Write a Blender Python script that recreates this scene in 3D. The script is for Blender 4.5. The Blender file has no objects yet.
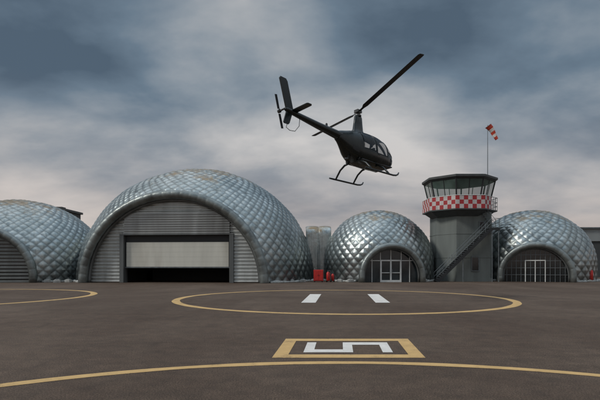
import bpy, bmesh, math, random
from mathutils import Vector, Matrix, kdtree
random.seed(7)
S = bpy.context.scene
COL = S.collection

# ------------------------------------------------------------------ helpers
def link(o):
    COL.objects.link(o); return o
def empty(name, loc=(0,0,0), rotz=0, label=None, cat=None, group=None):
    o = bpy.data.objects.new(name, None); o.location = loc; o.rotation_euler = (0,0,rotz)
    o.empty_display_size = .5
    link(o)
    if label: o["label"] = label
    if cat: o["category"] = cat
    if group: o["group"] = group
    return o
def mesh(name, V, F, mat, parent=None, smooth=False, uv=None):
    me = bpy.data.meshes.new(name); me.from_pydata([tuple(v) for v in V], [], F); me.update()
    bm = bmesh.new(); bm.from_mesh(me); bmesh.ops.recalc_face_normals(bm, faces=bm.faces[:])
    bm.to_mesh(me); bm.free()
    if smooth:
        me.polygons.foreach_set('use_smooth', [True]*len(me.polygons))
    if isinstance(mat, (list, tuple)):
        for m in mat: me.materials.append(m)
    elif mat: me.materials.append(mat)
    o = bpy.data.objects.new(name, me); link(o)
    if parent: o.parent = parent
    return o
class G:
    """geometry accumulator"""
    def __init__(s): s.V=[]; s.F=[]
    def add(s, V, F):
        n=len(s.V); s.V+= [Vector(v) for v in V]; s.F += [tuple(i+n for i in f) for f in F]
    def box(s, a, b, M=None):
        x0,y0,z0=a; x1,y1,z1=b
        V=[Vector(p) for p in ((x0,y0,z0),(x1,y0,z0),(x1,y1,z0),(x0,y1,z0),(x0,y0,z1),(x1,y0,z1),(x1,y1,z1),(x0,y1,z1))]
        if M: V=[M@v for v in V]
        s.add(V,[(0,3,2,1),(4,5,6,7),(0,1,5,4),(1,2,6,5),(2,3,7,6),(3,0,4,7)])
    def tube(s, pts, r, n=10, cap=True, up=None):
        pts=[Vector(p) for p in pts]
        rs = r if isinstance(r,(list,tuple)) else [r]*len(pts)
        V=[];F=[]; prev=None
        for i,p in enumerate(pts):
            if i==0: t=pts[1]-p
            elif i==len(pts)-1: t=p-pts[i-1]
            else: t=(pts[i+1]-p).normalized()+(p-pts[i-1]).normalized()
            t.normalize()
            if prev is None:
                a=Vector((0,0,1)) if abs(t.z)<.9 else Vector((1,0,0))
                u=t.cross(a).normalized()
            else:
                u=(prev-t*prev.dot(t)).normalized()
            prev=u; w=t.cross(u)
            for k in range(n):
                a=2*math.pi*k/n
                V.append(p+(u*math.cos(a)+w*math.sin(a))*rs[i])
        for i in range(len(pts)-1):
            for k in range(n):
                F.append((i*n+k,i*n+(k+1)%n,(i+1)*n+(k+1)%n,(i+1)*n+k))
        if cap:
            F.append(tuple(range(n))); F.append(tuple(range((len(pts)-1)*n,len(pts)*n)))
        s.add(V,F)
    def prism(s, poly, z0, z1):
        n=len(poly)
        V=[(p[0],p[1],z0) for p in poly]+[(p[0],p[1],z1) for p in poly]
        F=[tuple(range(n)),tuple(range(n,2*n))]+[(i,(i+1)%n,n+(i+1)%n,n+i) for i in range(n)]
        s.add(V,F)
    def obj(s,name,mat,parent=None,smooth=False,bevel=0):
        o=mesh(name,s.V,s.F,mat,parent,smooth)
        if bevel:
            m=o.modifiers.new('bevel','BEVEL'); m.width=bevel; m.segments=2; m.limit_method='ANGLE'
        return o

# ------------------------------------------------------------------ materials
class N:
    def __init__(s, mat):
        s.nt = mat.node_tree; s.n = s.nt.nodes; s.l = s.nt.links
    def new(s, t, **k):
        x=s.n.new(t)
        for a,b in k.items(): setattr(x,a,b)
        return x
    def link(s,a,b): s.l.new(a,b)
    def math(s, op, a, b=None, c=None, clamp=False):
        x=s.n.new('ShaderNodeMath'); x.operation=op; x.use_clamp=clamp
        for i,v in enumerate((a,b,c)):
            if v is None: continue
            if isinstance(v,(int,float)): x.inputs[i].default_value=v
            else: s.l.new(v,x.inputs[i])
        return x.outputs[0]
    def noise(s, vec, scale, detail=4, rough=.55, dist=0):
        x=s.n.new('ShaderNodeTexNoise'); x.inputs['Scale'].default_value=scale
        x.inputs['Detail'].default_value=detail; x.inputs['Roughness'].default_value=rough
        x.inputs['Distortion'].default_value=dist
        if vec is not None: s.l.new(vec,x.inputs['Vector'])
        return x.outputs[0]
    def ramp(s, fac, stops):
        x=s.n.new('ShaderNodeValToRGB'); e=x.color_ramp.elements
        while len(e)<len(stops): e.new(.5)
        for i,(p,c) in enumerate(stops):
            e[i].position=p
            e[i].color=(c,c,c,1) if isinstance(c,(int,float)) else (*c,1)
        s.l.new(fac,x.inputs[0]); return x.outputs[0]
    def mix(s, fac, a, b, blend='MIX'):
        x=s.n.new('ShaderNodeMix'); x.data_type='RGBA'; x.blend_type=blend
        for i,v in ((0,fac),(6,a),(7,b)):
            if isinstance(v,(int,float)): x.inputs[i].default_value=v if i==0 else (v,v,v,1)
            elif isinstance(v,tuple): x.inputs[i].default_value=(*v,1)
            else: s.l.new(v,x.inputs[i])
        return x.outputs[2]
    def mapv(s, vec, scale=(1,1,1), rot=(0,0,0), loc=(0,0,0)):
        x=s.n.new('ShaderNodeMapping'); x.inputs['Scale'].default_value=scale
        x.inputs['Rotation'].default_value=rot; x.inputs['Location'].default_value=loc
        s.l.new(vec,x.inputs[0]); return x.outputs[0]
def newmat(name):
    m=bpy.data.materials.new(name); m.use_nodes=True
    g=N(m); b=g.n['Principled BSDF']
    return m,g,b
def simple(name, col, rough=.6, metal=0, var=.25, scale=3, bump=0.0, dirt=None, streak=False):
    m,g,b=newmat(name)
    tc=g.new('ShaderNodeTexCoord')
    v=tc.outputs['Object']
    v2=g.mapv(v,(1,1,.15)) if streak else v
    n=g.noise(v2,scale,4,.6)
    lo=tuple(c*(1-var) for c in col); hi=tuple(min(1,c*(1+var)) for c in col)
    c=g.ramp(n,[(.3,lo),(.7,hi)])
    if dirt:
        n2=g.noise(v2,scale*.4,4,.65)
        f=g.ramp(n2,[(.48,0.),(.70,.75)])
        c=g.mix(f,c,dirt)
    g.link(c,b.inputs['Base Color'])
    b.inputs['Metallic'].default_value=metal
    g.link(g.ramp(n,[(.3,max(0,rough-.1)),(.7,min(1,rough+.1))]),b.inputs['Roughness'])
    if bump:
        bp=g.new('ShaderNodeBump'); bp.inputs['Strength'].default_value=bump; bp.inputs['Distance'].default_value=.02
        g.link(g.noise(v,scale*6,3,.6),bp.inputs['Height']); g.link(bp.outputs[0],b.inputs['Normal'])
    return m

# asphalt -----------------------------------------------------------------
def asphalt_color(g, v):
    big=g.noise(g.mapv(v,(1.6,.7,1)),.13,4,.65,.5)
    mid=g.noise(v,2.6,5,.78)
    fine=g.noise(v,42,4,.9)
    c=g.ramp(big,[(.32,(.080,.054,.039)),(.5,(.102,.072,.053)),(.68,(.130,.094,.070))])
    c=g.mix(.8,c,g.ramp(mid,[(.3,.62),(.7,1.34)]),'MULTIPLY')
    c=g.mix(1.0,c,g.ramp(fine,[(.36,.28),(.64,1.8)]),'MULTIPLY')
    lane=g.noise(g.mapv(v,(.2,.7,1),(0,0,math.radians(5))),1,3,.65)
    c=g.mix(.22,c,g.ramp(lane,[(.35,.62),(.65,1.3)]),'MULTIPLY')
    st=g.ramp(g.noise(g.mapv(v,(1.6,.9,1)),.9,3,.6,.6),[(.62,0.),(.78,.5)])
    c=g.mix(st,c,(.035,.026,.020))
    return c,fine,mid
def asphalt():
    m,g,b=newmat('asphalt')
    tc=g.new('ShaderNodeTexCoord'); v=tc.outputs['Object']
    c,fine,mid=asphalt_color(g,v)
    w=g.new('ShaderNodeSeparateXYZ'); g.link(g.mapv(v,(1,1,1),(0,0,math.radians(5))),w.inputs[0])
    ry=g.math('FRACT',g.math('DIVIDE',g.math('ADD',w.outputs[1],g.math('MULTIPLY',mid,.06)),5.2))
    j=g.math('LESS_THAN',ry,.008)
    c=g.mix(g.math('MULTIPLY',j,g.ramp(mid,[(.45,0.),(.6,.6)])),c,(.028,.021,.017))
    g.link(c,b.inputs['Base Color'])
    g.link(g.ramp(mid,[(.3,.70),(.7,.9)]),b.inputs['Roughness'])
    b.inputs['Specular IOR Level'].default_value=.2
    bp=g.new('ShaderNodeBump'); bp.inputs['Strength'].default_value=.9; bp.inputs['Distance'].default_value=.012
    g.link(fine,bp.inputs['Height']); g.link(bp.outputs[0],b.inputs['Normal'])
    return m
def paint(name,col,lo=.30,hi=.5):
    m,g,b=newmat(name)
    tc=g.new('ShaderNodeTexCoord'); v=tc.outputs['Object']
    c,fine,mid=asphalt_color(g,v)
    w=g.math('ADD',g.math('MULTIPLY',g.noise(v,2.2,5,.7),.6),g.math('MULTIPLY',fine,.4))
    f=g.ramp(w,[(lo,.15),(hi,.93)])
    pc=g.mix(.5,col,g.ramp(mid,[(.3,.65),(.7,1.15)]),'MULTIPLY')
    g.link(g.mix(f,c,pc),b.inputs['Base Color'])
    b.inputs['Roughness'].default_value=.75
    b.inputs['Specular IOR Level'].default_value=.3
    bp=g.new('ShaderNodeBump'); bp.inputs['Strength'].default_value=.5; bp.inputs['Distance'].default_value=.01
    g.link(fine,bp.inputs['Height']); g.link(bp.outputs[0],b.inputs['Normal'])
    return m
M_asph=asphalt()
M_cream=paint('cream_paint',(.66,.43,.18),.36,.45)
M_white=paint('white_paint',(.80,.77,.72),.34,.43)

def membrane():
    m,g,b=newmat('silver_membrane')
    tc=g.new('ShaderNodeTexCoord'); v=tc.outputs['Object']; ge=tc.outputs['Generated']
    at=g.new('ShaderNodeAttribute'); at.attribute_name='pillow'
    n=g.noise(v,.4,4,.6,.3)
    c=g.ramp(n,[(.3,(.31,.355,.355)),(.7,(.55,.59,.58))])
    fine=g.noise(v,3.0,5,.7,.4)
    c=g.mix(.55,c,g.ramp(fine,[(.3,.55),(.7,1.25)]),'MULTIPLY')
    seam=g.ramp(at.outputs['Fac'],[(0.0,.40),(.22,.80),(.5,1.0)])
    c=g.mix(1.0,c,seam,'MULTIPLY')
    s=g.noise(g.mapv(v,(1.2,1.2,.12)),1.6,4,.65)
    c=g.mix(g.ramp(s,[(.52,0.),(.72,.55)]),c,(.10,.11,.105))
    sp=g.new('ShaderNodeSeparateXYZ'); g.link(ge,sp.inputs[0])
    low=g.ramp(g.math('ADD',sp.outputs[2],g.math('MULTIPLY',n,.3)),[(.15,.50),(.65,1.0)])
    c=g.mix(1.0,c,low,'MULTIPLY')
    h=g.math('ADD',sp.outputs[2],g.math('MULTIPLY',g.math('SUBTRACT',g.noise(v,.6,5,.7),.5),.8))
    f=g.ramp(h,[(.86,0.),(1.0,.9)])
    c=g.mix(f,c,(.25,.17,.08))
    g.link(c,b.inputs['Base Color'])
    g.link(g.math('SUBTRACT',.85,g.math('MULTIPLY',f,.7)),b.inputs['Metallic'])
    g.link(g.ramp(fine,[(.3,.24),(.7,.42)]),b.inputs['Roughness'])
    bp=g.new('ShaderNodeBump'); bp.inputs['Strength'].default_value=.45; bp.inputs['Distance'].default_value=.04
    g.link(fine,bp.inputs['Height']); g.link(bp.outputs[0],b.inputs['Normal'])
    return m
M_mem=membrane()
M_rim=simple('rim_membrane',(.23,.255,.25),.42,.7,.3,.9,.6,dirt=(.08,.085,.08))
M_slat=simple('slat_metal',(.60,.62,.60),.38,.5,.18,.8,.1,dirt=(.26,.26,.24),streak=True)
M_slatd=simple('dark_slat_metal',(.20,.215,.21),.5,.4,.2,.8,.1,dirt=(.09,.09,.08),streak=True)
M_slatm=simple('mid_slat_metal',(.36,.375,.37),.42,.5,.2,.8,.1,dirt=(.15,.15,.14),streak=True)
M_louv=simple('louvre_metal',(.14,.15,.15),.5,.4,.25,.8,.1,dirt=(.06,.06,.055),streak=True)
M_door=simple('door_cream',(.62,.61,.54),.6,0,.1,.7,.05,dirt=(.40,.37,.31),streak=True)
M_dark=simple('dark_frame',(.02,.022,.024),.6,0,.3,2)
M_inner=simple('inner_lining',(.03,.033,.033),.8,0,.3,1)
M_wframe=simple('white_frame',(.70,.72,.70),.5,0,.12,2)
M_conc=simple('tower_render',(.17,.19,.18),.8,0,.22,.7,.25,dirt=(.08,.09,.085),streak=True)
M_roof=simple('tower_roof',(.06,.065,.065),.6,.1,.2,2)
M_steel=simple('steel_grey',(.16,.18,.19),.5,.5,.25,3)
M_red=simple('red_paint',(.52,.025,.02),.45,0,.2,4)
M_heli=simple('helicopter_paint',(.006,.010,.010),.26,0,.2,2)
M_heli.node_tree.nodes['Principled BSDF'].inputs['Specular IOR Level'].default_value=.5
M_blade=simple('blade_grey',(.02,.022,.024),.5,0,.2,3)
M_hmetal=simple('helicopter_metal',(.10,.10,.10),.4,.8,.2,6)
M_seat=simple('seat_leather',(.035,.03,.028),.6,0,.2,6)
M_sockr=simple('sock_red',(.55,.06,.03),.8,0,.15,4)
M_sockw=simple('sock_white',(.7,.68,.64),.8,0,.1,4)
M_bldg=simple('pale_cladding',(.26,.28,.28),.7,0,.12,.5,.1,dirt=(.16,.17,.17),streak=True)
M_bdark=simple('dark_cladding',(.05,.055,.055),.7,0,.2,.5)
M_bag=simple('ballast_white',(.42,.43,.41),.8,0,.3,4,.2,dirt=(.14,.13,.11))
def glass(name,col,rough=.08,alpha=1):
    m,g,b=newmat(name)
    tc=g.new('ShaderNodeTexCoord')
    c=g.ramp(g.noise(tc.outputs['Object'],.8,3),[(.3,tuple(x*.6 for x in col)),(.7,tuple(x*1.4 for x in col))])
    g.link(c,b.inputs['Base Color']); b.inputs['Roughness'].default_value=rough
    b.inputs['IOR'].default_value=1.5
    b.inputs['Alpha'].default_value=alpha
    return m
M_glass=glass('dark_glass',(.012,.016,.018))
M_cabglass=glass('cab_glass',(.16,.24,.21),.05,.38)
M_lobby=glass('lobby_glass',(.03,.04,.045),.1)
M_canopy=glass('canopy_glass',(.07,.09,.11),.03,.45)
def checker():
    m,g,b=newmat('red_white_check')
    uv=g.new('ShaderNodeUVMap')
    ck=g.new('ShaderNodeTexChecker'); ck.inputs['Scale'].default_value=1
    g.link(uv.outputs[0],ck.inputs['Vector'])
    tc=g.new('ShaderNodeTexCoord')
    ck.inputs['Color1'].default_value=(.42,.03,.035,1); ck.inputs['Color2'].default_value=(.62,.57,.55,1)
    c=g.mix(.8,ck.outputs[0],g.ramp(g.noise(g.mapv(tc.outputs['Object'],(1,1,.3)),1.5,5,.6),[(.3,.6),(.7,1.1)]),'MULTIPLY')
    g.link(c,b.inputs['Base Color']); b.inputs['Roughness'].default_value=.6
    return m
M_check=checker()

# ------------------------------------------------------------------ ground
def sheet(name,V,F,mat,label):
    o=mesh(name,V,F,mat); o["kind"]="structure"; o["label"]=label; o["category"]=name.replace('_',' ')
    return o
sheet('ground',[(-3000,-3000,0),(3000,-3000,0),(3000,3000,0),(-3000,3000,0)],[(0,1,2,3)],M_asph,"dark brown weathered asphalt apron of the heliport")
def ring(cx,cy,r,w,z=.004,n=200):
    V=[];F=[]
    for i in range(n):
        a=2*math.pi*i/n
        wob=.012*math.sin(a*17+cx)+.008*math.sin(a*31)
        for rr in (r-w/2+wob,r+w/2-wob*.6): V.append((cx+rr*math.cos(a),cy+rr*math.sin(a),z))
    for i in range(n):
        j=(i+1)%n; F.append((2*i,2*i+1,2*j+1,2*j))
    return V,F
for (cx,cy,r,w) in ((2.18,25.3,8.45,.38),(.69,.05,8.38,.23),(-20.7,26.2,8.7,.38)):
    V,F=ring(cx,cy,r,w); sheet('helipad_circle_marking',V,F,M_cream,"worn cream yellow painted helipad circle on the asphalt")
def quad(p): return [(a,b,.0045) for a,b in p]
for P in ([(.05,22.2),(.72,22.2),(1.28,28.9),(.61,28.9)],[(3.5,22.2),(4.17,22.2),(4.73,28.9),(4.06,28.9)]):
    sheet('touchdown_bar_marking',quad(P),[(0,1,2,3)],M_white,"white painted bar inside the helipad circle")
o=Vector((-.52,8.87,0)); ux=Vector((2.84,0.0,0)); uy=Vector((.19,2.31,0))
def bx(u,v,z): p=o+ux*u+uy*v; return (p.x,p.y,z)
def frame(u0,v0,u1,v1,tu,tv,z):
    V=[bx(u0,v0,z),bx(u1,v0,z),bx(u1,v1,z),bx(u0,v1,z),bx(u0+tu,v0+tv,z),bx(u1-tu,v0+tv,z),bx(u1-tu,v1-tv,z),bx(u0+tu,v1-tv,z)]
    return V,[(0,1,5,4),(1,2,6,5),(2,3,7,6),(3,0,4,7)]
V,F=frame(0,0,1,1,.095,.14,.0045)
sheet('stand_box_marking',V,F,M_cream,"cream yellow painted rectangular frame around the stand number")
def strip(a,b,c,d):
    n=len(NV); NV.extend([bx(a,b,.0052),bx(c,b,.0052),bx(c,d,.0052),bx(a,d,.0052)]); NF.append((n,n+1,n+2,n+3))
NV=[];NF=[]
u0,u1,um=.19,.81,.50; v0,v1=.24,.77; su,sv=.07,.14
strip(u0,v0+sv,u0+su,v1)             # top bar of the five
strip(u0,v0,um+su/2,v0+sv)           # upper-left stem
strip(um-su/2,v0+sv,um+su/2,v1-sv)   # middle bar
strip(um-su/2,v1-sv,u1,v1)           # lower-right stem
strip(u1-su,v0,u1,v1-sv)             # bottom bar
sheet('stand_number_marking',NV,NF,M_white,"white painted number 5 lying sideways inside the frame")

# ------------------------------------------------------------------ dome hangars
def geo(f):
    """geodesic sphere of frequency f"""
    bm=bmesh.new(); bmesh.ops.create_icosphere(bm,subdivisions=1,radius=1.0)
    base=[v.co.copy() for v in bm.verts]; tri=[tuple(v.index for v in t.verts) for t in bm.faces]; bm.free()
    V=[];F=[];idx={}
    def vid(p):
        k=(round(p.x,5),round(p.y,5),round(p.z,5))
        if k not in idx: idx[k]=len(V); V.append(p)
        return idx[k]
    for a,b,c in tri:
        A,B,C=base[a],base[b],base[c]; g={}
        for i in range(f+1):
            for j in range(f+1-i):
                g[i,j]=vid((A+(B-A)*(i/f)+(C-A)*(j/f)).normalized())
        for i in range(f):
            for j in range(f-i):
                F.append((g[i,j],g[i+1,j],g[i,j+1]))
                if i+j<f-1: F.append((g[i+1,j],g[i+1,j+1],g[i,j+1]))
    R=Matrix.Rotation(.31,3,'X')@Matrix.Rotation(.2,3,'Y')
    return [R@v for v in V],F
def lattice(s):
    """staggered rows of quilting centres, so that the cells are diamonds"""
    T=[]; el=-.5; n=round(2*math.pi*math.cos(el)/s); k=0
    while el<math.radians(88):
        w=2*math.pi*math.cos(el)/n
        if w<.80*s or w>1.25*s:
            n=max(3,round(2*math.pi*math.cos(el)/(s*1.08))); w=2*math.pi*math.cos(el)/n
        for i in range(n):
            a=2*math.pi*(i+.5*(k%2))/n
            T.append(Vector((math.cos(a)*math.cos(el),math.sin(a)*math.cos(el),math.sin(el))))
        el+=.52*w; k+=1
    T.append(Vector((0,0,1)))
    return T
def quilt(s,fine):
    T=lattice(s); V,F=geo(fine)
    kd=kdtree.KDTree(len(T))
    for i,t in enumerate(T): kd.insert(t,i)
    kd.balance()
    h=[]
    for v in V:
        if v.z<-.45: h.append(0); continue
        r=kd.find_n(v,2); d1,d2=r[0][2],r[1][2]
        e=(d2-d1)/(d1+d2)
        h.append(.5*min(1,e)+.5*math.sin(min(1,e)*math.pi/2))
    return V,F,h
Q_big=quilt(.076,165); Q_mid=quilt(.103,120); Q_small=quilt(.15,100)

def arch_pts(r,rz,st,n=64):
    P=[]
    if st>0: P.append((r,0)); 
    for i in range(n+1):
        a=math.pi*i/n; P.append((r*math.cos(a),st+rz*math.sin(a)))
    if st>0: P.append((-r,0))
    return P
def hangar(X,Y,cx,cy,ra,rza,st,R,H,hs,rt,Q,amp,label,kind,tun=4.0):
    d=Vector((cx-X,cy-Y,0)); t=d.length; rot=-math.atan2(d.x,d.y)
    root=empty('dome_hangar',(X,Y,0),rot,label,'hangar')
    V,F,h=Q
    NV=[];keep=[]
    rc=ra-.12
    for v,hh in zip(V,h):
        if v.z<0 and hs>0:
            q=Vector((v.x,v.y,0)).normalized(); z=hs+R*math.asin(max(-1,v.z))
            p=Vector((q.x*R,q.y*R,z)); nrm=q
        else:
            p=Vector((v.x*R,v.y*R,hs+v.z*(H-hs))); nrm=Vector((v.x,v.y,v.z*R/(H-hs))).normalized()
        k = p.z>-.35
        am=amp*(.9+.15*math.sin(p.x*.9+1)*math.sin(p.z*.8+p.y*.6))
        p=p+nrm*(am*hh+.05*math.sin(p.x*.5)*math.sin(p.z*.6+1)+.03*math.sin(p.x*1.3+p.y)*math.sin(p.z*1.1))
        p.y+=t
        if p.y<t:
            zz=max(0,p.z-st)*ra/rza
            if p.x**2+zz**2<rc*rc: k=False
        NV.append(p); keep.append(k)
    FF=[f for f in F if all(keep[i] for i in f)]
    used={}; V2=[]; F2=[]; A2=[]
    for f in FF:
        g2=[]
        for i in f:
            if i not in used: used[i]=len(V2); V2.append(NV[i]); A2.append(h[i])
            g2.append(used[i])
        F2.append(tuple(g2))
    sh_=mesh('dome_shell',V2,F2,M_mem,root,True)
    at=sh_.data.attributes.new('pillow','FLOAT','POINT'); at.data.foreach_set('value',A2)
    g=G(); P=arch_pts(ra,rza,st,288)
    pts=[(x,0,z) for x,z in P]; pts[0]=(pts[0][0],0,-.1); pts[-1]=(pts[-1][0],0,-.1)
    cell=max(5,int(288*.95/(math.pi*ra)))
    rr=[rt*(.94+.06*abs(math.sin(math.pi*i/cell))**.5) for i in range(len(pts))]
    g.tube(pts,rr,20); g.obj('arch_rim',M_rim,root,True)
    g=G(); P=arch_pts(ra-rt*1.05,rza-rt*1.05,st,80)
    g.tube([(x,.35,z) for x,z in P],rt*.35,10); g.obj('inner_rim',M_louv,root,True)
    V=[];F=[]; P=arch_pts(ra+rt*.35,rza+rt*.35,st,80); n=len(P); m=max(2,int(tun/.15))
    for j in range(m+1):
        y=tun*j/m; o_=-.08*(1-abs(math.sin(math.pi*y/.75)))
        for x,z in P:
            L=math.hypot(x,z) or 1
            V.append((x*(1+o_/L),y,max(-.1,z*(1+o_/L))))
    for j in range(m):
        for i in range(n-1): F.append((j*n+i,j*n+i+1,(j+1)*n+i+1,(j+1)*n+i))
    mesh('entrance_tunnel',V,F,M_rim,root,True)
    g=G(); pts=[]
    a0=math.asin(min(.99,(ra+rt)/R))
    k=140
    for i in range(k+1):
        a=-math.pi/2+a0+ (2*math.pi-2*a0)*i/k
        r_=R+amp+.1+random.uniform(-.06,.06)
        pts.append((r_*math.cos(a),t+r_*math.sin(a),.06))
    g.tube(pts,[random.uniform(.08,.2) for _ in pts],8); g.obj('ballast_hem',M_bag,root,True)
    ri=ra-rt*.8; rzi=rza-rt*.8
    def hw(z):
        if z<=st: return ri
        q=(z-st)/rzi
        return ri*math.sqrt(max(0,1-q*q))
    def top(x): return st+rzi*math.sqrt(max(0,1-(x/ri)**2))
    yf=.75
    if kind=='big':
        dw,dh,dx=5.75,4.85,.25
        g=G(); p=.36; sub=6
        nrow=int((rzi+st)/p)+1
        def prof(f): return -.17*math.sin(math.pi*min(1,f*1.25)) if f<.8 else 0
        for r_ in range(nrow):
            for k in range(sub):
                z0=r_*p+p*k/sub; z1=r_*p+p*(k+1)/sub
                if z1>st+rzi: continue
                y0=yf+prof(k/sub); y1=yf+prof((k+1)/sub)
                segs=[(-1,1)] if z0>=dh-1e-6 else [(-1,'l'),('r',1)]
                for s in segs:
                    if s==(-1,1): A=(-hw(z0),hw(z0));B=(-hw(z1),hw(z1))
                    elif s[1]=='l': A=(-hw(z0),dx-dw);B=(-hw(z1),dx-dw)
                    else: A=(dx+dw,hw(z0));B=(dx+dw,hw(z1))
                    if A[1]-A[0]<.02: continue
                    g.add([(A[0],y0,z0),(A[1],y0,z0),(B[1],y1,z1),(B[0],y1,z1)],[(0,1,2,3)])
        g.obj('slatted_facade',M_slat,root)
        g=G()
        for i in range(9):
            z=dh+.15+i*.24
            w=min(dw-.25,hw(z+.3)-.35)
            g.box((dx-w,yf-.32,z),(dx+w,yf-.2,z+.12))
        g.box((dx-dw+.3,yf-.2,dh+.1),(dx+dw-.3,yf-.13,dh+2.25))
        g.obj('louvre_panel',M_slatm,root)
        g=G()
        g.box((dx-dw-.15,yf-.35,0),(dx-dw+.28,yf+.6,dh)); g.box((dx+dw-.28,yf-.35,0),(dx+dw+.15,yf+.6,dh))
        g.box((dx-dw-.15,yf-.36,dh-.02),(dx+dw+.15,yf+.6,dh+.12))
        g.obj('door_surround',M_louv,root,bevel=.02)
        d_=empty('hangar_door',(0,0,0)); d_.parent=root
        g=G(); g.box((dx-dw+.28,yf+.1,4.1),(dx+dw-.28,yf+.35,dh-.02)); g.obj('door_header',M_dark,d_)
        g=G(); z=1.62
        for i in range(5):
            g.box((dx-dw+.42,yf+.02,z),(dx+dw-.42,yf+.09,z+.4955)); z+=.5
        g.obj('door_leaf',M_door,d_,bevel=.006)
        g=G(); g.box((dx-dw+.3,yf+.0,1.5),(dx+dw-.3,yf+.12,1.615)); g.obj('door_bottom_rail',M_steel,d_)
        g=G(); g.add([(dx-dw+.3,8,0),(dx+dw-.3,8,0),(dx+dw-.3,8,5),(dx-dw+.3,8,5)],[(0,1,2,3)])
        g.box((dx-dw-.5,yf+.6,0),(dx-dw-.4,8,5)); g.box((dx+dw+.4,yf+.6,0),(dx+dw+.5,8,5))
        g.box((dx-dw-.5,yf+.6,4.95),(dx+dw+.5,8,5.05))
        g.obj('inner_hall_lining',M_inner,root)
    else:
        n=40; P=[(ri*math.cos(math.pi*i/n),st+rzi*math.sin(math.pi*i/n)) for i in range(n+1)]
        V=[(x,yf,z) for x,z in P]+[(-ri,yf,0),(ri,yf,0)]
        mesh('glazing',V,[tuple(range(len(V)))],M_lobby if kind=='doors' else M_glass,root)
        g=G()
        if kind=='slat':
            g2=G(); zz=0
            while zz<st+rzi-.3:
                w=hw(zz+.25)-.02
                g2.box((-w,yf-.16,zz),(w,yf-.03,zz+.24)); zz+=.36
            g2.obj('slatted_facade',M_slatd,root,bevel=.03)
        elif kind=='doors':
            for x in [-1.05,0.0,1.05]:
                g.box((x-.08,yf-.12,0),(x+.08,yf-.02,2.2))
            g.box((-1.13,yf-.125,2.2),(1.13,yf-.015,2.34))
            g.box((-1.05,yf-.126,0),(1.05,yf-.016,.22)); 
            g.box((-1.05,yf-.124,.95),(1.05,yf-.018,1.03))
            g.obj('door_frame',M_wframe,root,bevel=.008)
            g=G()
            for x in (-2.0,-1.1,0,1.1,2.0):
                g.box((x-.035,yf-.09,0 if abs(x)>1.5 else 2.35),(x+.035,yf-.02,top(x)-.02))
            g.box((-hw(2.3)+.02,yf-.092,2.22),(-1.14,yf-.018,2.3)); g.box((1.14,yf-.092,2.22),(hw(2.3)-.02,yf-.018,2.3))
            g.obj('window_mullions',M_wframe,root)
            for s in (-1,1):
                g=G(); g.tube([(s*.14,yf-.18,.9),(s*.14,yf-.18,1.35)],.02,8); g.obj('door_handle',M_steel,root)
        else:
            x=-ri+.45
            while x<ri-.2:
                g.box((x-.025,yf-.1,0),(x+.025,yf-.02,top(x)-.02)); x+=.47
            for z in (.75,1.5,2.25,2.9):
                if hw(z)>.4: g.box((-hw(z)+.02,yf-.105,z-.025),(hw(z)-.02,yf-.015,z+.025))
            g.obj('window_lattice',M_steel,root)
            g=G(); g.box((-1.0,yf-.14,0),(-.92,yf-.11,2.25)); g.box((.92,yf-.14,0),(1.0,yf-.11,2.25)); g.box((-1,yf-.14,2.25),(1,yf-.11,2.34)); g.box((-.04,yf-.141,0),(.04,yf-.112,2.25))
            g.obj('door_frame',M_wframe,root)
    return root
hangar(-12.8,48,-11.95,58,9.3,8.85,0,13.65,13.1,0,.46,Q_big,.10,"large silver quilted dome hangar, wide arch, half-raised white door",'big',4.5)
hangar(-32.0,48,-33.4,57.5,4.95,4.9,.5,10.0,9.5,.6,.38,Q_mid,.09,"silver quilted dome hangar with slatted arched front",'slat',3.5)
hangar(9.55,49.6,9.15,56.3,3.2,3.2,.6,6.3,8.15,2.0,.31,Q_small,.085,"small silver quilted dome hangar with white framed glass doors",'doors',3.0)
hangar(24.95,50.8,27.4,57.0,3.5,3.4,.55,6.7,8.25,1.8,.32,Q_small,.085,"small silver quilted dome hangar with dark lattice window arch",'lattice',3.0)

r_=empty('connecting_corridor',(2.2,57.2,0),0,"plain silvery fabric corridor linking two quilted domes",'corridor')
V=[];F=[];A=[]; nu,nz=40,90
for j in range(nz+1):
    f=j/nz; s=f*9.5
    if s<5.4: y,z=-.4,s; ny,nzv=-1,0
    elif s<7.4: a=(s-5.4)/2*math.pi/2; y=-.4+1.0*(1-math.cos(a)); z=5.4+1.0*math.sin(a); ny,nzv=-math.cos(a),math.sin(a)
    else: y=.6+(s-7.4); z=6.4; ny,nzv=0,1
    for i in range(nu+1):
        x=-1.5+3.0*i/nu
        e=abs(math.sin(math.pi*(x+1.5)/1.5)); hh=.12*e**.5
        V.append((x,y+ny*hh,z+nzv*hh)); A.append(max(.3,e**.5))
for j in range(nz):
    for i in range(nu): a=j*(nu+1)+i; F.append((a,a+1,a+nu+2,a+nu+1))
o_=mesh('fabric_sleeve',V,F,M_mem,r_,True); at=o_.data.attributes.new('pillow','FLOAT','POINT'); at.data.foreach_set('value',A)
g=G(); g.box((-1.4,0,0),(1.4,3,5.6)); g.obj('corridor_core',M_bldg,r_)
r_=empty('grey_building',(52,72,0),0,"grey flat roofed airport building with dark base behind a dome",'building')
g=G(); g.box((-11,0,5.4),(18,9,7.3)); g.obj('upper_wall',M_bldg,r_,bevel=.05)
g=G(); g.box((-10.8,.2,0),(17.8,8.8,5.4)); g.obj('lower_wall',M_bdark,r_)
g=G(); g.box((-11.3,-.3,7.3),(18.3,9.3,7.5)); g.obj('roof_edge',M_steel,r_)
r_=empty('dark_building',(-41.9,80,0),0,"dark flat roofed building peeking over the dome",'building')
g=G(); g.box((-3,0,0),(2.6,6,10.9)); g.obj('wall',M_bdark,r_)
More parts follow.
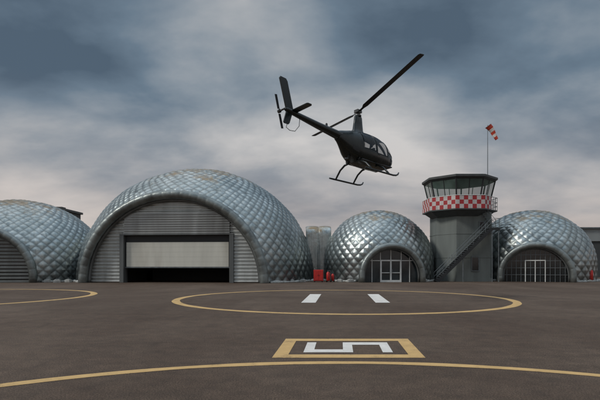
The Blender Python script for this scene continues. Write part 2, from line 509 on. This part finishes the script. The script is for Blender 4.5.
g=G(); g.box((-3.3,-.3,10.9),(2.9,6.3,11.25)); g.box((-.2,1,11.25),(1.7,2.4,11.7)); g.obj('roof',M_roof,r_)

# ------------------------------------------------------------------ control tower
TX,TY=18.2,55
tw=empty('control_tower',(TX,TY,0),0,"grey control tower with glazed cab and red white checkered balcony",'control tower')
KS=.88
def octo(ap,rot=0):
    R=ap*KS/math.cos(math.pi/8)
    return [(R*math.cos(math.pi/8+i*math.pi/4+rot),R*math.sin(math.pi/8+i*math.pi/4+rot)) for i in range(8)]
sh=[(x*KS,y*KS) for x,y in [(-1.3,-3.0),(2.95,-3.0),(3.2,-2.7),(3.2,2.6),(2.6,3.1),(-2.4,3.1),(-3.1,2.5),(-3.1,-.6)]]
g=G(); g.prism(sh,0,7.6); g.obj('tower_shaft',M_conc,tw,bevel=.04)
g=G()
for z in (2.6,5.2):
    g.prism([(x*1.012,y*1.012) for x,y in sh],z,z+.08)
g.prism([(x*1.02,y*1.02) for x,y in sh],0,.35)
g.obj('string_course',M_conc,tw)
a=octo(3.15);b=octo(4.05)
g=G()
V=[(x,y,7.15) for x,y in a]+[(x,y,7.75) for x,y in b]
g.add(V,[tuple(range(8)),tuple(range(8,16))]+[(i,(i+1)%8,8+(i+1)%8,8+i) for i in range(8)])
g.obj('corbel',M_roof,tw)
ZB=7.88
g=G(); g.prism(octo(4.3),7.75,ZB); g.obj('balcony_slab',M_roof,tw)
V=[];F=[]
oc=octo(4.28)
PH=1.38; sq=PH/3
def addpar(p,q,z0,z1):
    L=math.hypot(q[0]-p[0],q[1]-p[1]); k=len(V)
    nx,ny=(q[1]-p[1])/L,-(q[0]-p[0])/L
    th=.06
    V.extend([(p[0],p[1],z0),(q[0],q[1],z0),(q[0],q[1],z1),(p[0],p[1],z1)])
    V.extend([(p[0]-nx*th,p[1]-ny*th,z0),(q[0]-nx*th,q[1]-ny*th,z0),(q[0]-nx*th,q[1]-ny*th,z1),(p[0]-nx*th,p[1]-ny*th,z1)])
    F.extend([(k,k+1,k+2,k+3),(k+7,k+6,k+5,k+4),(k+3,k+2,k+6,k+7)])
    return L
perim=0; segs=[]
for i in [1,2,3,4,5]:
    p=oc[i];q=oc[(i+1)%8]; segs.append((p,q,perim)); perim+=math.dist(p,q)
p=oc[6]; q=oc[7]; m_=(p[0]+(q[0]-p[0])*.5,p[1]+(q[1]-p[1])*.5); segs.append((p,m_,perim))
me_uv=[]
for p,q,u in segs: 
    L=addpar(p,q,ZB,ZB+PH); me_uv.append((u,L))
me=bpy.data.meshes.new('checkered_parapet'); me.from_pydata(V,[],F); me.update(); me.materials.append(M_check)
uvl=me.uv_layers.new(name='UVMap')
li=0
for k,(u,L) in enumerate(me_uv):
    q4=[(u,0),(u+L,0),(u+L,PH-.001),(u,PH-.001)]
    seq=[q4, [q4[3],q4[2],q4[1],q4[0]], [q4[3],q4[2],q4[2],q4[3]]]
    for f in seq:
        for c in f:
            uvl.data[li].uv=((c[0]/sq)+.001,(c[1]/sq)+.001); li+=1
o_=bpy.data.objects.new('checkered_parapet',me); link(o_); o_.parent=tw
g=G()
path=[m_,oc[7],oc[0],oc[1]]
for z in (ZB+.42,ZB+.85,ZB+PH):
    g.tube([(x,y,z) for x,y in path],.03,6)
for a_,b_ in zip(path[:-1],path[1:]):
    L=math.dist(a_,b_); k=max(2,int(L/.4))
    for i in range(k+1):
        x=a_[0]+(b_[0]-a_[0])*i/k; y=a_[1]+(b_[1]-a_[1])*i/k
        g.tube([(x,y,ZB),(x,y,ZB+PH)],.022,6)
g.obj('balcony_railing',M_steel,tw)
g=G(); g.tube([(x,y,ZB+PH+.03) for x,y in [oc[i] for i in (1,2,3,4,5,6)]+[m_]],.035,6); g.obj('parapet_coping',M_wframe,tw)
cb=octo(3.5); ct=octo(4.05); ZW=8.95; ZT=11.15
g=G(); g.prism(cb,ZB,ZW); g.obj('cab_wall',M_conc,tw)
g=G(); g.prism(octo(3.0),ZW-.02,ZW+.05); g.obj('cab_floor',M_dark,tw)
for i in range(8):
    p0=Vector((*cb[i],ZW));p1=Vector((*cb[(i+1)%8],ZW));q0=Vector((*ct[i],ZT));q1=Vector((*ct[(i+1)%8],ZT))
    mesh('cab_window',[p0,p1,q1,q0],[(0,1,2,3)],M_cabglass,tw)
g=G()
for i in range(8):
    p0=Vector((*cb[i],ZW));p1=Vector((*cb[(i+1)%8],ZW));q0=Vector((*ct[i],ZT));q1=Vector((*ct[(i+1)%8],ZT))
    g.tube([p0,q0],.085,8)
    g.tube([(p0+p1)/2,(q0+q1)/2],.045,6)
    g.tube([p0,p1],.07,6); g.tube([q0,q1],.06,6)
g.obj('cab_mullions',M_dark,tw)
g=G(); g.prism(octo(2.2),ZW+.05,ZW+.4); g.obj('cab_console',M_dark,tw)
g=G()
r1=octo(4.36)
V=[(x,y,ZT) for x,y in octo(4.12)]+[(x,y,11.3) for x,y in r1]+[(x,y,11.52) for x,y in r1]+[(x,y,11.62) for x,y in octo(3.9)]
F=[tuple(range(8)),tuple(range(24,32))]
for j in range(3): F+=[(j*8+i,j*8+(i+1)%8,(j+1)*8+(i+1)%8,(j+1)*8+i) for i in range(8)]
g.add(V,F); g.obj('cab_roof',M_roof,tw)
YF=-3.0*KS
def win(x0,z0,x1,z1,name='shaft_window'):
    g=G(); g.box((x0,YF-.03,z0),(x1,YF-.01,z1)); w=g.obj(name,M_glass,tw)
    g=G(); t=.07
    g.box((x0-t,YF-.07,z0-t),(x0,YF+.01,z1+t)); g.box((x1,YF-.07,z0-t),(x1+t,YF+.01,z1+t))
    g.box((x0,YF-.07,z1),(x1,YF+.01,z1+t)); g.box((x0,YF-.1,z0-t),(x1,YF+.01,z0)); 
    g.obj('frame',M_steel,w)
win(.55,1.2,1.25,2.7)
win(1.4,5.7,1.9,6.5)
st=empty('stair',(0,0,0)); st.parent=tw
yA,yB=-4.15,-3.05
x0,z0,x1,z1=-3.7,0,2.1,5.75
n=30; g=G()
for i in range(n):
    f=(i+1)/n; x=x0+(x1-x0)*(i+.5)/n; z=z1*f
    g.box((x-.14,yA+.04,z-.04),(x+.14,yB-.04,z))
g.obj('tread',M_steel,st)
for y in (yA,yB):
    g=G()
    d=Vector((x1-x0,0,z1-z0)).normalized(); up=Vector((-d.z,0,d.x))
    a_=Vector((x0,y,z0+.05)); b_=Vector((x1,y,z1+.0))
    V=[]
    for p in (a_,b_):
        for s,t in ((-.03,-.22),(.03,-.22),(.03,.1),(-.03,.1)): V.append(p+Vector((0,s,0))+up*t)
    g.add(V,[(0,1,2,3),(4,5,6,7),(0,1,5,4),(1,2,6,5),(2,3,7,6),(3,0,4,7)])
    g.obj('stringer',M_dark,st)
XL=2.95
g=G(); g.box((2.1,yA,5.65),(XL,yB+.9,5.75)); g.box((2.1,yA-.02,5.5),(XL,yA+.05,5.78)); g.obj('landing',M_dark,st)
g=G()
def rail(pts,hs=(.55,1.0),step=.9):
    for h in hs: g.tube([(p[0],p[1],p[2]+h) for p in pts],.022,6)
    for a_,b_ in zip(pts[:-1],pts[1:]):
        L=math.dist(a_,b_); k=max(1,int(L/step))
        for i in range(k+1):
            q=[a_[j]+(b_[j]-a_[j])*i/k for j in range(3)]
            g.tube([q,(q[0],q[1],q[2]+hs[-1])],.018,6)
rail([(x0,yA,0),(x1,yA,z1),(XL,yA,z1),(XL,yB+.9,z1)])
rail([(x0,yB,0),(x1,yB,z1)])
for i in range(9):
    f=(i+1)/9; g.box((2.9-1.7*f,-3.0,5.75+2.05*f-.04),(3.1-1.7*f,YF-.03,5.75+2.05*f))
rail([(2.95,-3.02,5.75),(1.3,-3.02,7.75)])
g.obj('handrail',M_steel,st)
for x,z in ((2.2,5.6),(2.88,5.6),(-.9,2.5)):
    g=G(); g.tube([(x,yA+.1,0),(x,yA+.1,z)],.05,8); g.obj('support_post',M_steel,st)
# ---------------------------------------------------------------- windsock
ws=empty('windsock',(21.5,55,11.5),0,"red and white striped windsock on a thin rooftop pole",'windsock')
g=G(); g.tube([(0,0,0),(0,0,3),(0,0,6.35)],[.05,.04,.03],8); g.box((-.12,-.12,0),(.12,.12,.1)); g.obj('pole',M_steel,ws)
d=Vector((.60,0,-.78)).normalized(); V=[];F=[];k=16;rows=26
for j in range(rows+1):
    f=j/rows; c=Vector((.05,0,6.25))+d*(1.8*f)+Vector((.10*math.sin(f*5),.05*math.sin(f*4),-.12*f*f))
    r=.38-.20*f; r*=1+.05*math.sin(j*2.1)
    u=Vector((0,1,0)); w=d.cross(u)
    for i in range(k):
        a=2*math.pi*i/k; rr=r*(1+.10*math.sin(3*a+j*.4)*f)
        V.append(c+(u*math.cos(a)*.8+w*math.sin(a))*rr)
for j in range(rows):
    for i in range(k): F.append((j*k+i,j*k+(i+1)%k,(j+1)*k+(i+1)%k,(j+1)*k+i))
o_=mesh('sock',V,F,[M_sockr,M_sockw],ws,True)
for p in o_.data.polygons:
    j=p.vertices[0]//k; p.material_index=(j*5//rows)%2
g=G(); w=d.cross(Vector((0,1,0)))
g.tube([Vector((.05,0,6.25))+(Vector((0,1,0))*math.cos(i*math.pi/8)*.8+w*math.sin(i*math.pi/8))*.39 for i in range(17)],.018,6)
g.obj('hoop',M_steel,ws)

# ------------------------------------------------------------------ small ground things
def cabinet(x,y,w,h,lab):
    r=empty('fire_cabinet',(x,y,0),.05,lab,'fire cabinet')
    g=G(); g.box((-w/2,0,.12),(w/2,.5,h)); g.obj('case',M_red,r,bevel=.03)
    for xa,xb in ((-w/2+.06,-.01),(.01,w/2-.06)):
        g=G(); g.box((xa,-.03,.2),(xb,-.002,h-.08)); dd=g.obj('door',M_red,r,bevel=.012)
        g=G(); xm=-.06 if xa<0 else .06; g.tube([(xm,-.06,h*.5),(xm,-.06,h*.62)],.015,6); g.obj('handle',M_dark,dd)
    for xa in (-w/2+.05,w/2-.15):
        g=G(); g.box((xa,.05,0),(xa+.1,.45,.12)); g.obj('leg',M_dark,r)
cabinet(1.95,50.3,1.0,1.3,"red fire equipment cabinet on short legs between two domes")
def exting(x,y,s,lab):
    r=empty('wheeled_extinguisher',(x,y,0),random.uniform(-.5,.5),lab,'fire extinguisher',"red fire extinguishers by the dome entrances")
    g=G(); g.tube([(0,0,.14*s),(0,0,.2*s),(0,0,.95*s),(0,0,1.05*s),(0,0,1.1*s)],[.12*s,.19*s,.19*s,.12*s,.05*s],16); g.obj('cylinder',M_red,r,True)
    for sx in (-1,1):
        g=G(); g.tube([(sx*.2*s,.16*s,.17*s),(sx*.28*s,.16*s,.17*s)],.17*s,14); g.obj('wheel',M_dark,r)
    g=G(); g.tube([(-.17*s,.1*s,.2*s),(-.17*s,.22*s,1.2*s),(.17*s,.22*s,1.2*s),(.17*s,.1*s,.2*s)],.018*s,6); g.obj('trolley_frame',M_steel,r)
    g=G(); g.tube([(0,-.03,1.12*s),(.12*s,-.16*s,1.05*s),(.2*s,-.2*s,.7*s),(.1*s,-.23*s,.4*s)],.02*s,6); g.obj('hose',M_dark,r)
exting(2.95,50.2,1.0,"red wheeled fire extinguisher beside a red cabinet")
exting(3.45,50.6,.8,"red wheeled fire extinguisher beside the small dome")
exting(31.2,51.5,1.2,"red wheeled fire extinguisher beside the lattice arch dome")
for i,(x,y) in enumerate([(-1.9,49.6),(-.9,50.1),(.3,50.4),(4.2,50.6),(5.3,50.3),(-24.6,48.6),(-23.9,49.5),(13.2,51),(-26,49.4)]):
    r=empty('ballast_block',(x,y,0),random.uniform(-.5,.5),"small pale concrete ballast block at the foot of a dome",'concrete block',"ballast blocks along the domes")
    g=G(); w=random.uniform(.45,.7); g.box((-w/2,-.2,0),(w/2,.2,.28)); g.box((-w/2+.1,-.14,.28),(w/2-.1,.14,.34)); g.obj('block',M_bag,r,bevel=.03)
    g=G(); g.tube([(-.1,0,.33),(-.08,0,.44),(.08,0,.44),(.1,0,.33)],.018,6); g.obj('lifting_loop',M_steel,r)

# ------------------------------------------------------------------ helicopter
he=empty('helicopter',(0,0,0),0,"dark green four seat helicopter flying low above the apron",'helicopter')
Fv=Vector((.72,.69,-.035)).normalized()
Uv=Vector((-.035,.09,.98)); Uv=(Uv-Fv*Uv.dot(Fv)).normalized()
Lv=Uv.cross(Fv)
Mh=Matrix((Fv,Lv,Uv)).transposed().to_4x4(); Mh.translation=Vector((2.92,22.9,6.02))
he.matrix_world=Mh
ST=[(2.24,.92,1.04,.03),(2.21,.83,1.15,.17),(2.11,.71,1.30,.32),(1.90,.59,1.57,.48),(1.62,.51,1.79,.58),(1.3,.46,1.94,.64),(.9,.44,2.02,.67),(.4,.44,2.05,.68),(-.1,.46,2.05,.66),
    (-.55,.53,2.02,.59),(-.85,.68,1.98,.49),(-1.12,.92,1.92,.37),(-1.4,1.2,1.87,.25),(-1.65,1.38,1.81,.18)]
def cat(p0,p1,p2,p3,t): return .5*((2*p1)+(-p0+p2)*t+(2*p0-5*p1+4*p2-p3)*t*t+(-p0+3*p1-3*p2+p3)*t**3)
def stat(x):
    for i in range(len(ST)-1):
        if ST[i][0]>=x>=ST[i+1][0]:
            t=(ST[i][0]-x)/(ST[i][0]-ST[i+1][0])
            a=ST[max(0,i-1)];b=ST[i];c=ST[i+1];d=ST[min(len(ST)-1,i+2)]
            return [cat(a[k],b[k],c[k],d[k],t) for k in (1,2,3)]
    return list(ST[-1][1:]) if x<ST[-1][0] else list(ST[0][1:])
def surf(x,th,o=0):
    zb,zt,w=stat(x); zc=(zb+zt)/2; hh=(zt-zb)/2
    c,s=math.cos(th),math.sin(th); e=.76
    y=(w+o)*math.copysign(abs(c)**e,c); z=zc+(hh+o)*math.copysign(abs(s)**e,s)
    if s>0: y*=1-.16*s
    return Vector((x,y,z))
rad=math.radians
WINS=[('windshield',2.08,1.42,4,86),('door_window',1.34,.50,-10,60),('door_window',.40,-.40,-6,58),('chin_window',2.02,1.70,-46,-8)]
xs=[2.24,2.235,2.225,2.21,2.19,2.16]+[2.14-.04*i for i in range(99)]; xs=[x for x in xs if x>=-1.66]
V=[];F=[];n=120
def in_win(x,a,m=0):
    a=a%360
    if a>180: a-=360
    if a>90: a=180-a
    elif a<-90: a=-180-a
    for _,xa,xb,ta,tb in WINS:
        if xb+m<x<xa-m and ta+m*60<a<tb-m*60: return True
    return False
for x in xs:
    for k in range(n): V.append(surf(x,2*math.pi*k/n))
for j in range(len(xs)-1):
    for k in range(n):
        if in_win((xs[j]+xs[j+1])/2,(k+.5)*360/n): continue
        F.append((j*n+k,j*n+(k+1)%n,(j+1)*n+(k+1)%n,(j+1)*n+k))
F.append(tuple(range(n)));F.append(tuple(range((len(xs)-1)*n,len(xs)*n)))
body=mesh('fuselage',V,F,M_heli,he,True)
sm=body.modifiers.new('thickness','SOLIDIFY'); sm.thickness=.02; sm.offset=-1
def patch(name,xa,xb,ta,tb,m=12,mat=None,off=.004,parent=he):
    V=[];F=[]
    for i in range(m+1):
        for j in range(m+1):
            V.append(surf(xa+(xb-xa)*i/m,ta+(tb-ta)*j/m,off))
    for i in range(m):
        for j in range(m):
            a=i*(m+1)+j; F.append((a,a+1,a+m+2,a+m+1))
    return mesh(name,V,F,mat or M_canopy,parent,True)
for s in (0,1):
    def T(a): return rad(a) if s==0 else rad(180-a)
    for nm,xa,xb,ta,tb in WINS:
        w=patch(nm,xa+.02,xb-.02,T(ta-1.5),T(tb+1.5))
        g=G(); P=[]; K=10
        for i in range(K): P.append(surf(xa+(xb-xa)*i/K,T(ta),.004))
        for i in range(K): P.append(surf(xb,T(ta+(tb-ta)*i/K),.004))
        for i in range(K): P.append(surf(xb+(xa-xb)*i/K,T(tb),.004))
        for i in range(K+1): P.append(surf(xa,T(tb+(ta-tb)*i/K),.004))
        g.tube(P,.012,6); g.obj('window_frame',M_heli,w)
    g=G()
    for x in (1.40,.45,-.5):
        g.tube([surf(x,T(a),.001) for a in range(-52,60,8)],.005,5)
    g.tube([surf(1.40-.1*i,T(-52),.001) for i in range(20)],.005,5)
    g.obj('door_seam',M_dark,he)
    g=G(); p=surf(.55,T(-14),.02); g.tube([p,p+Vector((.14,0,0))],.014,6); g.obj('door_handle',M_hmetal,he)
g=G(); g.box((-.5,-.5,.58),(1.85,.5,.63)); g.box((-.6,-.42,.6),(-.55,.42,1.85)); g.obj('cabin_floor',M_dark,he)
for x in (.55,-.38):
    for y in (-.28,.28):
        g=G(); g.box((x,y-.2,.64),(x+.45,y+.2,.9)); g.box((x-.06,y-.19,.83),(x+.05,y+.19,1.35)); g.box((x-.05,y-.08,1.4),(x+.03,y+.08,1.55)); g.obj('seat',M_seat,he,bevel=.03)
g=G(); g.box((1.5,-.22,.64),(1.72,.22,1.15)); g.obj('instrument_panel',M_dark,he,bevel=.03)
g=G(); g.tube([(-.95,-.1,.75),(-1.1,-.12,.58),(-1.3,-.14,.53)],.05,10); g.obj('exhaust_pipe',M_hmetal,he,True)
patch('cooling_grille',-.68,-1.0,rad(192),rad(212),4,M_dark,.008); patch('cooling_grille',-.68,-1.0,rad(-32),rad(-12),4,M_dark,.008)
BX=.60; BZ=.25
g=G(); g.tube([(-2.3,0,1.85),(-2.3,0,1.98),(-2.3,0,2.01)],[.05,.05,.02],8); g.obj('beacon',M_dark,he)
g=G(); g.tube([(-1.0,0,1.56),(-1.6,0,1.62),(-2.9,0,1.76),(-5.3+BX,0,1.74+BZ),(-5.42+BX,0,1.745+BZ)],[.30,.20,.15,.095,.05],20); g.obj('tail_boom',M_heli,he,True)
def foil(poly,th,axis='y',off=0):
    n=len(poly); V=[]
    cx=sum(p[0] for p in poly)/n; cy=sum(p[1] for p in poly)/n
    rings=[(-.5,.9),(0,1),(.5,.9)]
    for h,sc in rings:
        for p in poly:
            a=cx+(p[0]-cx)*(1-(1-sc)*.35); b=cy+(p[1]-cy)*(1-(1-sc)*.35)
            V.append((a,off+h*th,b) if axis=='y' else (a,b,off+h*th))
    F=[tuple(range(n)),tuple(range(2*n,3*n))]
    for j in range(2): F+=[(j*n+i,j*n+(i+1)%n,(j+1)*n+(i+1)%n,(j+1)*n+i) for i in range(n)]
    return V,F
def sh2(P): return [(a+BX,b+BZ) for a,b in P]
V,F=foil(sh2([(-4.92,1.70),(-5.34,1.70),(-5.66,3.02),(-5.60,3.10),(-5.30,3.08),(-5.22,2.98)]),.06); mesh('upper_fin',V,F,M_heli,he)
V,F=foil(sh2([(-4.96,1.74),(-5.32,1.74),(-5.52,1.18),(-5.48,1.12),(-5.24,1.12),(-5.18,1.18)]),.05); mesh('lower_fin',V,F,M_heli,he)
V,F=foil([(a+BX,b) for a,b in [(-4.74,-.06),(-5.06,-.06),(-5.06,-.92),(-5.02,-.98),(-4.82,-.98),(-4.76,-.92)]],.045,'z',1.76+BZ); mesh('horizontal_stabilizer',V,F,M_heli,he)
g=G(); g.tube([(-5.3+BX,.0,1.16+BZ),(-5.35+BX,.02,.98+BZ),(-5.15+BX,.03,.90+BZ),(-4.85+BX,.03,.93+BZ),(-4.62+BX,.0,1.2+BZ),(-4.55+BX,0,1.68+BZ)],.014,8)
g.obj('tail_guard',M_hmetal,he,True)
tr=empty('tail_rotor',(-5.42+BX,.30,1.75+BZ)); tr.parent=he; tr.rotation_euler=(0,rad(-12),0)
g=G(); g.tube([(0,-.3,0),(0,.08,0)],.04,8); g.tube([(0,-.02,0),(0,.08,0)],.08,12); g.obj('rotor_hub',M_hmetal,tr)
for s in (-1,1):
    g=G(); g.add(*foil([(-.06,s*.1),(.06,s*.1),(.065,s*.72),(-.06,s*.72)],.018,'y',.05)); g.obj('tail_blade',M_blade,tr)
V=[];F=[];n=24
secs=[(1.92,-.14,.55,.26),(2.06,-.12,.42,.18),(2.2,-.09,.34,.13),(2.55,-.05,.29,.11),(2.84,-.02,.255,.10),(2.92,-.02,.22,.08),(2.94,-.02,.1,.05)]
for j,(z,cx,lx,ly) in enumerate(secs):
    for k in range(n):
        a=2*math.pi*k/n; V.append((cx+lx*math.copysign(abs(math.cos(a))**.7,math.cos(a)),ly*math.copysign(abs(math.sin(a))**.8,math.sin(a)),z))
m=len(secs)
for j in range(m-1):
    for k in range(n): F.append((j*n+k,j*n+(k+1)%n,(j+1)*n+(k+1)%n,(j+1)*n+k))
F.append(tuple(range((m-1)*n,m*n)))
mesh('mast_fairing',V,F,M_heli,he,True)
mr=empty('main_rotor',(0,0,3.1)); mr.parent=he
g=G(); g.tube([(0,0,-.35),(0,0,.05)],.045,12); g.tube([(0,0,-.2),(0,0,-.13)],.15,16); g.box((-.16,-.12,-.02),(.16,.12,.12)); 
for s in (-1,1): g.tube([(s*.13,.05,-.16),(s*.16,.12,.0)],.015,6)
g.obj('rotor_hub',M_hmetal,mr,bevel=.01)
Mi=Mh.to_3x3().inverted()
for wd in (Vector((.39,-.885,.165)),Vector((-.41,.89,.02))):
    dl=(Mi@wd.normalized()).normalized()
    side=Vector((0,0,1)).cross(dl).normalized(); up=dl.cross(side)
    V=[];F=[]
    prof=[(-.09,0),(-.05,.018),(.02,.022),(.12,.012),(.18,0),(.12,-.006),(.02,-.012),(-.05,-.012)]
    sec=[(.15,.35),(.5,.45),(.75,1),(2.5,1),(4.2,1),(4.9,1),(4.98,.8)]
    for r,sc in sec:
        tw_=rad(8-r*1.2)
        for a,b in prof:
            a2=(a*math.cos(tw_)-b*math.sin(tw_))*sc*.95; b2=(a*math.sin(tw_)+b*math.cos(tw_))*max(sc,.8)
            V.append(dl*r-side*a2+up*(b2))
    n=len(prof)
    for j in range(len(sec)-1): F+=[(j*n+i,j*n+(i+1)%n,(j+1)*n+(i+1)%n,(j+1)*n+i) for i in range(n)]
    F+= [tuple(range(n)),tuple(range((len(sec)-1)*n,len(sec)*n))]
    mesh('rotor_blade',V,F,M_blade,mr)
for s in (-1,1):
    y=s*1.09; g=G(); zk=-.06
    g.tube([(-1.05,y,zk),(-.8,y,zk),(0,y,zk),(1.05,y,zk),(1.28,y,zk+.03),(1.44,y,zk+.10),(1.52,y,zk+.2)],[.035,.042,.042,.042,.042,.038,.03],10)
    g.obj('skid',M_heli,he,True)
    for x in (.72,-.6):
        g=G(); pts=[(x,s*.25,.53),(x,s*.5,.49),(x,s*.78,.32),(x,s*.98,.09),(x,y,zk+.01)]
        g.tube(pts,[.05,.05,.045,.045,.04],10); g.obj('skid_strut',M_heli,he,True)
# ------------------------------------------------------------------ sky
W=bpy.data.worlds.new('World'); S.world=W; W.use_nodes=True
g=N(W); g.n.clear()
SUN_EL,SUN_AZ=rad(40),rad(-112)
tc=g.new('ShaderNodeTexCoord'); sp=g.new('ShaderNodeSeparateXYZ'); g.link(tc.outputs['Generated'],sp.inputs[0])
x,y,z=sp.outputs
zc=g.math('MAXIMUM',z,0.0)
den=g.math('ADD',zc,.34)
cv=g.new('ShaderNodeCombineXYZ'); g.link(g.math('DIVIDE',x,den),cv.inputs[0]); g.link(g.math('DIVIDE',y,den),cv.inputs[1])
cv.inputs[2].default_value=0.0
v=cv.outputs[0]
n1=g.noise(g.mapv(v,(1.05,1.45,1),(0,0,.2),(7.3,4.1,0)),1.0,6,.50,.2)
n2=g.noise(g.mapv(v,(2.8,3.8,1),(0,0,-.25),(5.1,3.3,2)),1.0,6,.54,.2)
fac=g.math('ADD',g.math('MULTIPLY',n1,.74),g.math('MULTIPLY',n2,.26))
fac=g.math('ADD',g.math('MULTIPLY',g.math('SUBTRACT',fac,.5),1.75),.52)
def blob(az,el,inner,outer):
    a,e=rad(az),rad(el)
    d=(math.sin(a)*math.cos(e),math.cos(a)*math.cos(e),math.sin(e))
    vm=g.new('ShaderNodeVectorMath',operation='DOT_PRODUCT'); g.link(tc.outputs['Generated'],vm.inputs[0]); vm.inputs[1].default_value=d
    mr=g.new('ShaderNodeMapRange'); mr.interpolation_type='SMOOTHSTEP'
    g.link(vm.outputs['Value'],mr.inputs[0]); mr.inputs[1].default_value=math.cos(rad(outer)); mr.inputs[2].default_value=math.cos(rad(inner))
    return mr.outputs[0]
for az,el,i,o_,wt in ((-32,26,2,14,-.14),(26,21,2,17,-.18),(12,29,1,10,-.08),(-6,23,1,13,.12),(-16,12,2,14,.07),(30,6,1,9,.08),(-32,10,1,9,.04),(6,12,1,9,.03)):
    fac=g.math('ADD',fac,g.math('MULTIPLY',blob(az,el,i,o_),wt))
col=g.ramp(fac,[(.22,(.080,.118,.162)),(.38,(.145,.20,.258)),(.50,(.255,.30,.345)),(.62,(.40,.42,.44)),(.80,(.62,.61,.60))])
hz=g.math('POWER',g.math('SUBTRACT',1.0,g.math('MINIMUM',g.math('MULTIPLY',zc,2.9),1.0)),1.8)
hn=g.math('MULTIPLY',hz,g.ramp(n2,[(.3,.6),(.7,1.0)]))
col=g.mix(hn,col,(.60,.485,.425))
sky=g.new('ShaderNodeTexSky'); sky.sky_type='NISHITA'; sky.sun_disc=False; sky.sun_elevation=SUN_EL; sky.sun_rotation=SUN_AZ
nb=g.mix(1.0,sky.outputs[0],(.08,.08,.08),'MULTIPLY')
col=g.mix(.95,nb,col)
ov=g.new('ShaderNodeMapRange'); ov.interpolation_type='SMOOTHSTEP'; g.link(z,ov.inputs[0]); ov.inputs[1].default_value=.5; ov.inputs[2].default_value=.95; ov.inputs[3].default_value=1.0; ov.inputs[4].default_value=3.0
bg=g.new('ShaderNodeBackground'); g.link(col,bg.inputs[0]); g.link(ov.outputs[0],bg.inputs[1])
out=g.new('ShaderNodeOutputWorld'); g.link(bg.outputs[0],out.inputs[0])
L=bpy.data.lights.new('sun','SUN'); L.energy=1.5; L.angle=rad(10); L.color=(1,.95,.88)
so=bpy.data.objects.new('sun',L); link(so)
sd=Vector((math.sin(SUN_AZ)*math.cos(SUN_EL),math.cos(SUN_AZ)*math.cos(SUN_EL),math.sin(SUN_EL)))
so.rotation_euler=sd.to_track_quat('Z','Y').to_euler()
# ------------------------------------------------------------------ camera
c=bpy.data.cameras.new('camera'); c.lens=28.8; c.sensor_width=36; c.shift_y=.11; c.clip_end=8000; c.clip_start=.1
co=bpy.data.objects.new('camera',c); link(co); co.location=(0,0,1.7); co.rotation_euler=(rad(90),0,0)
S.camera=co
S.view_settings.view_transform='Standard'; S.view_settings.look='None'; S.view_settings.exposure=0
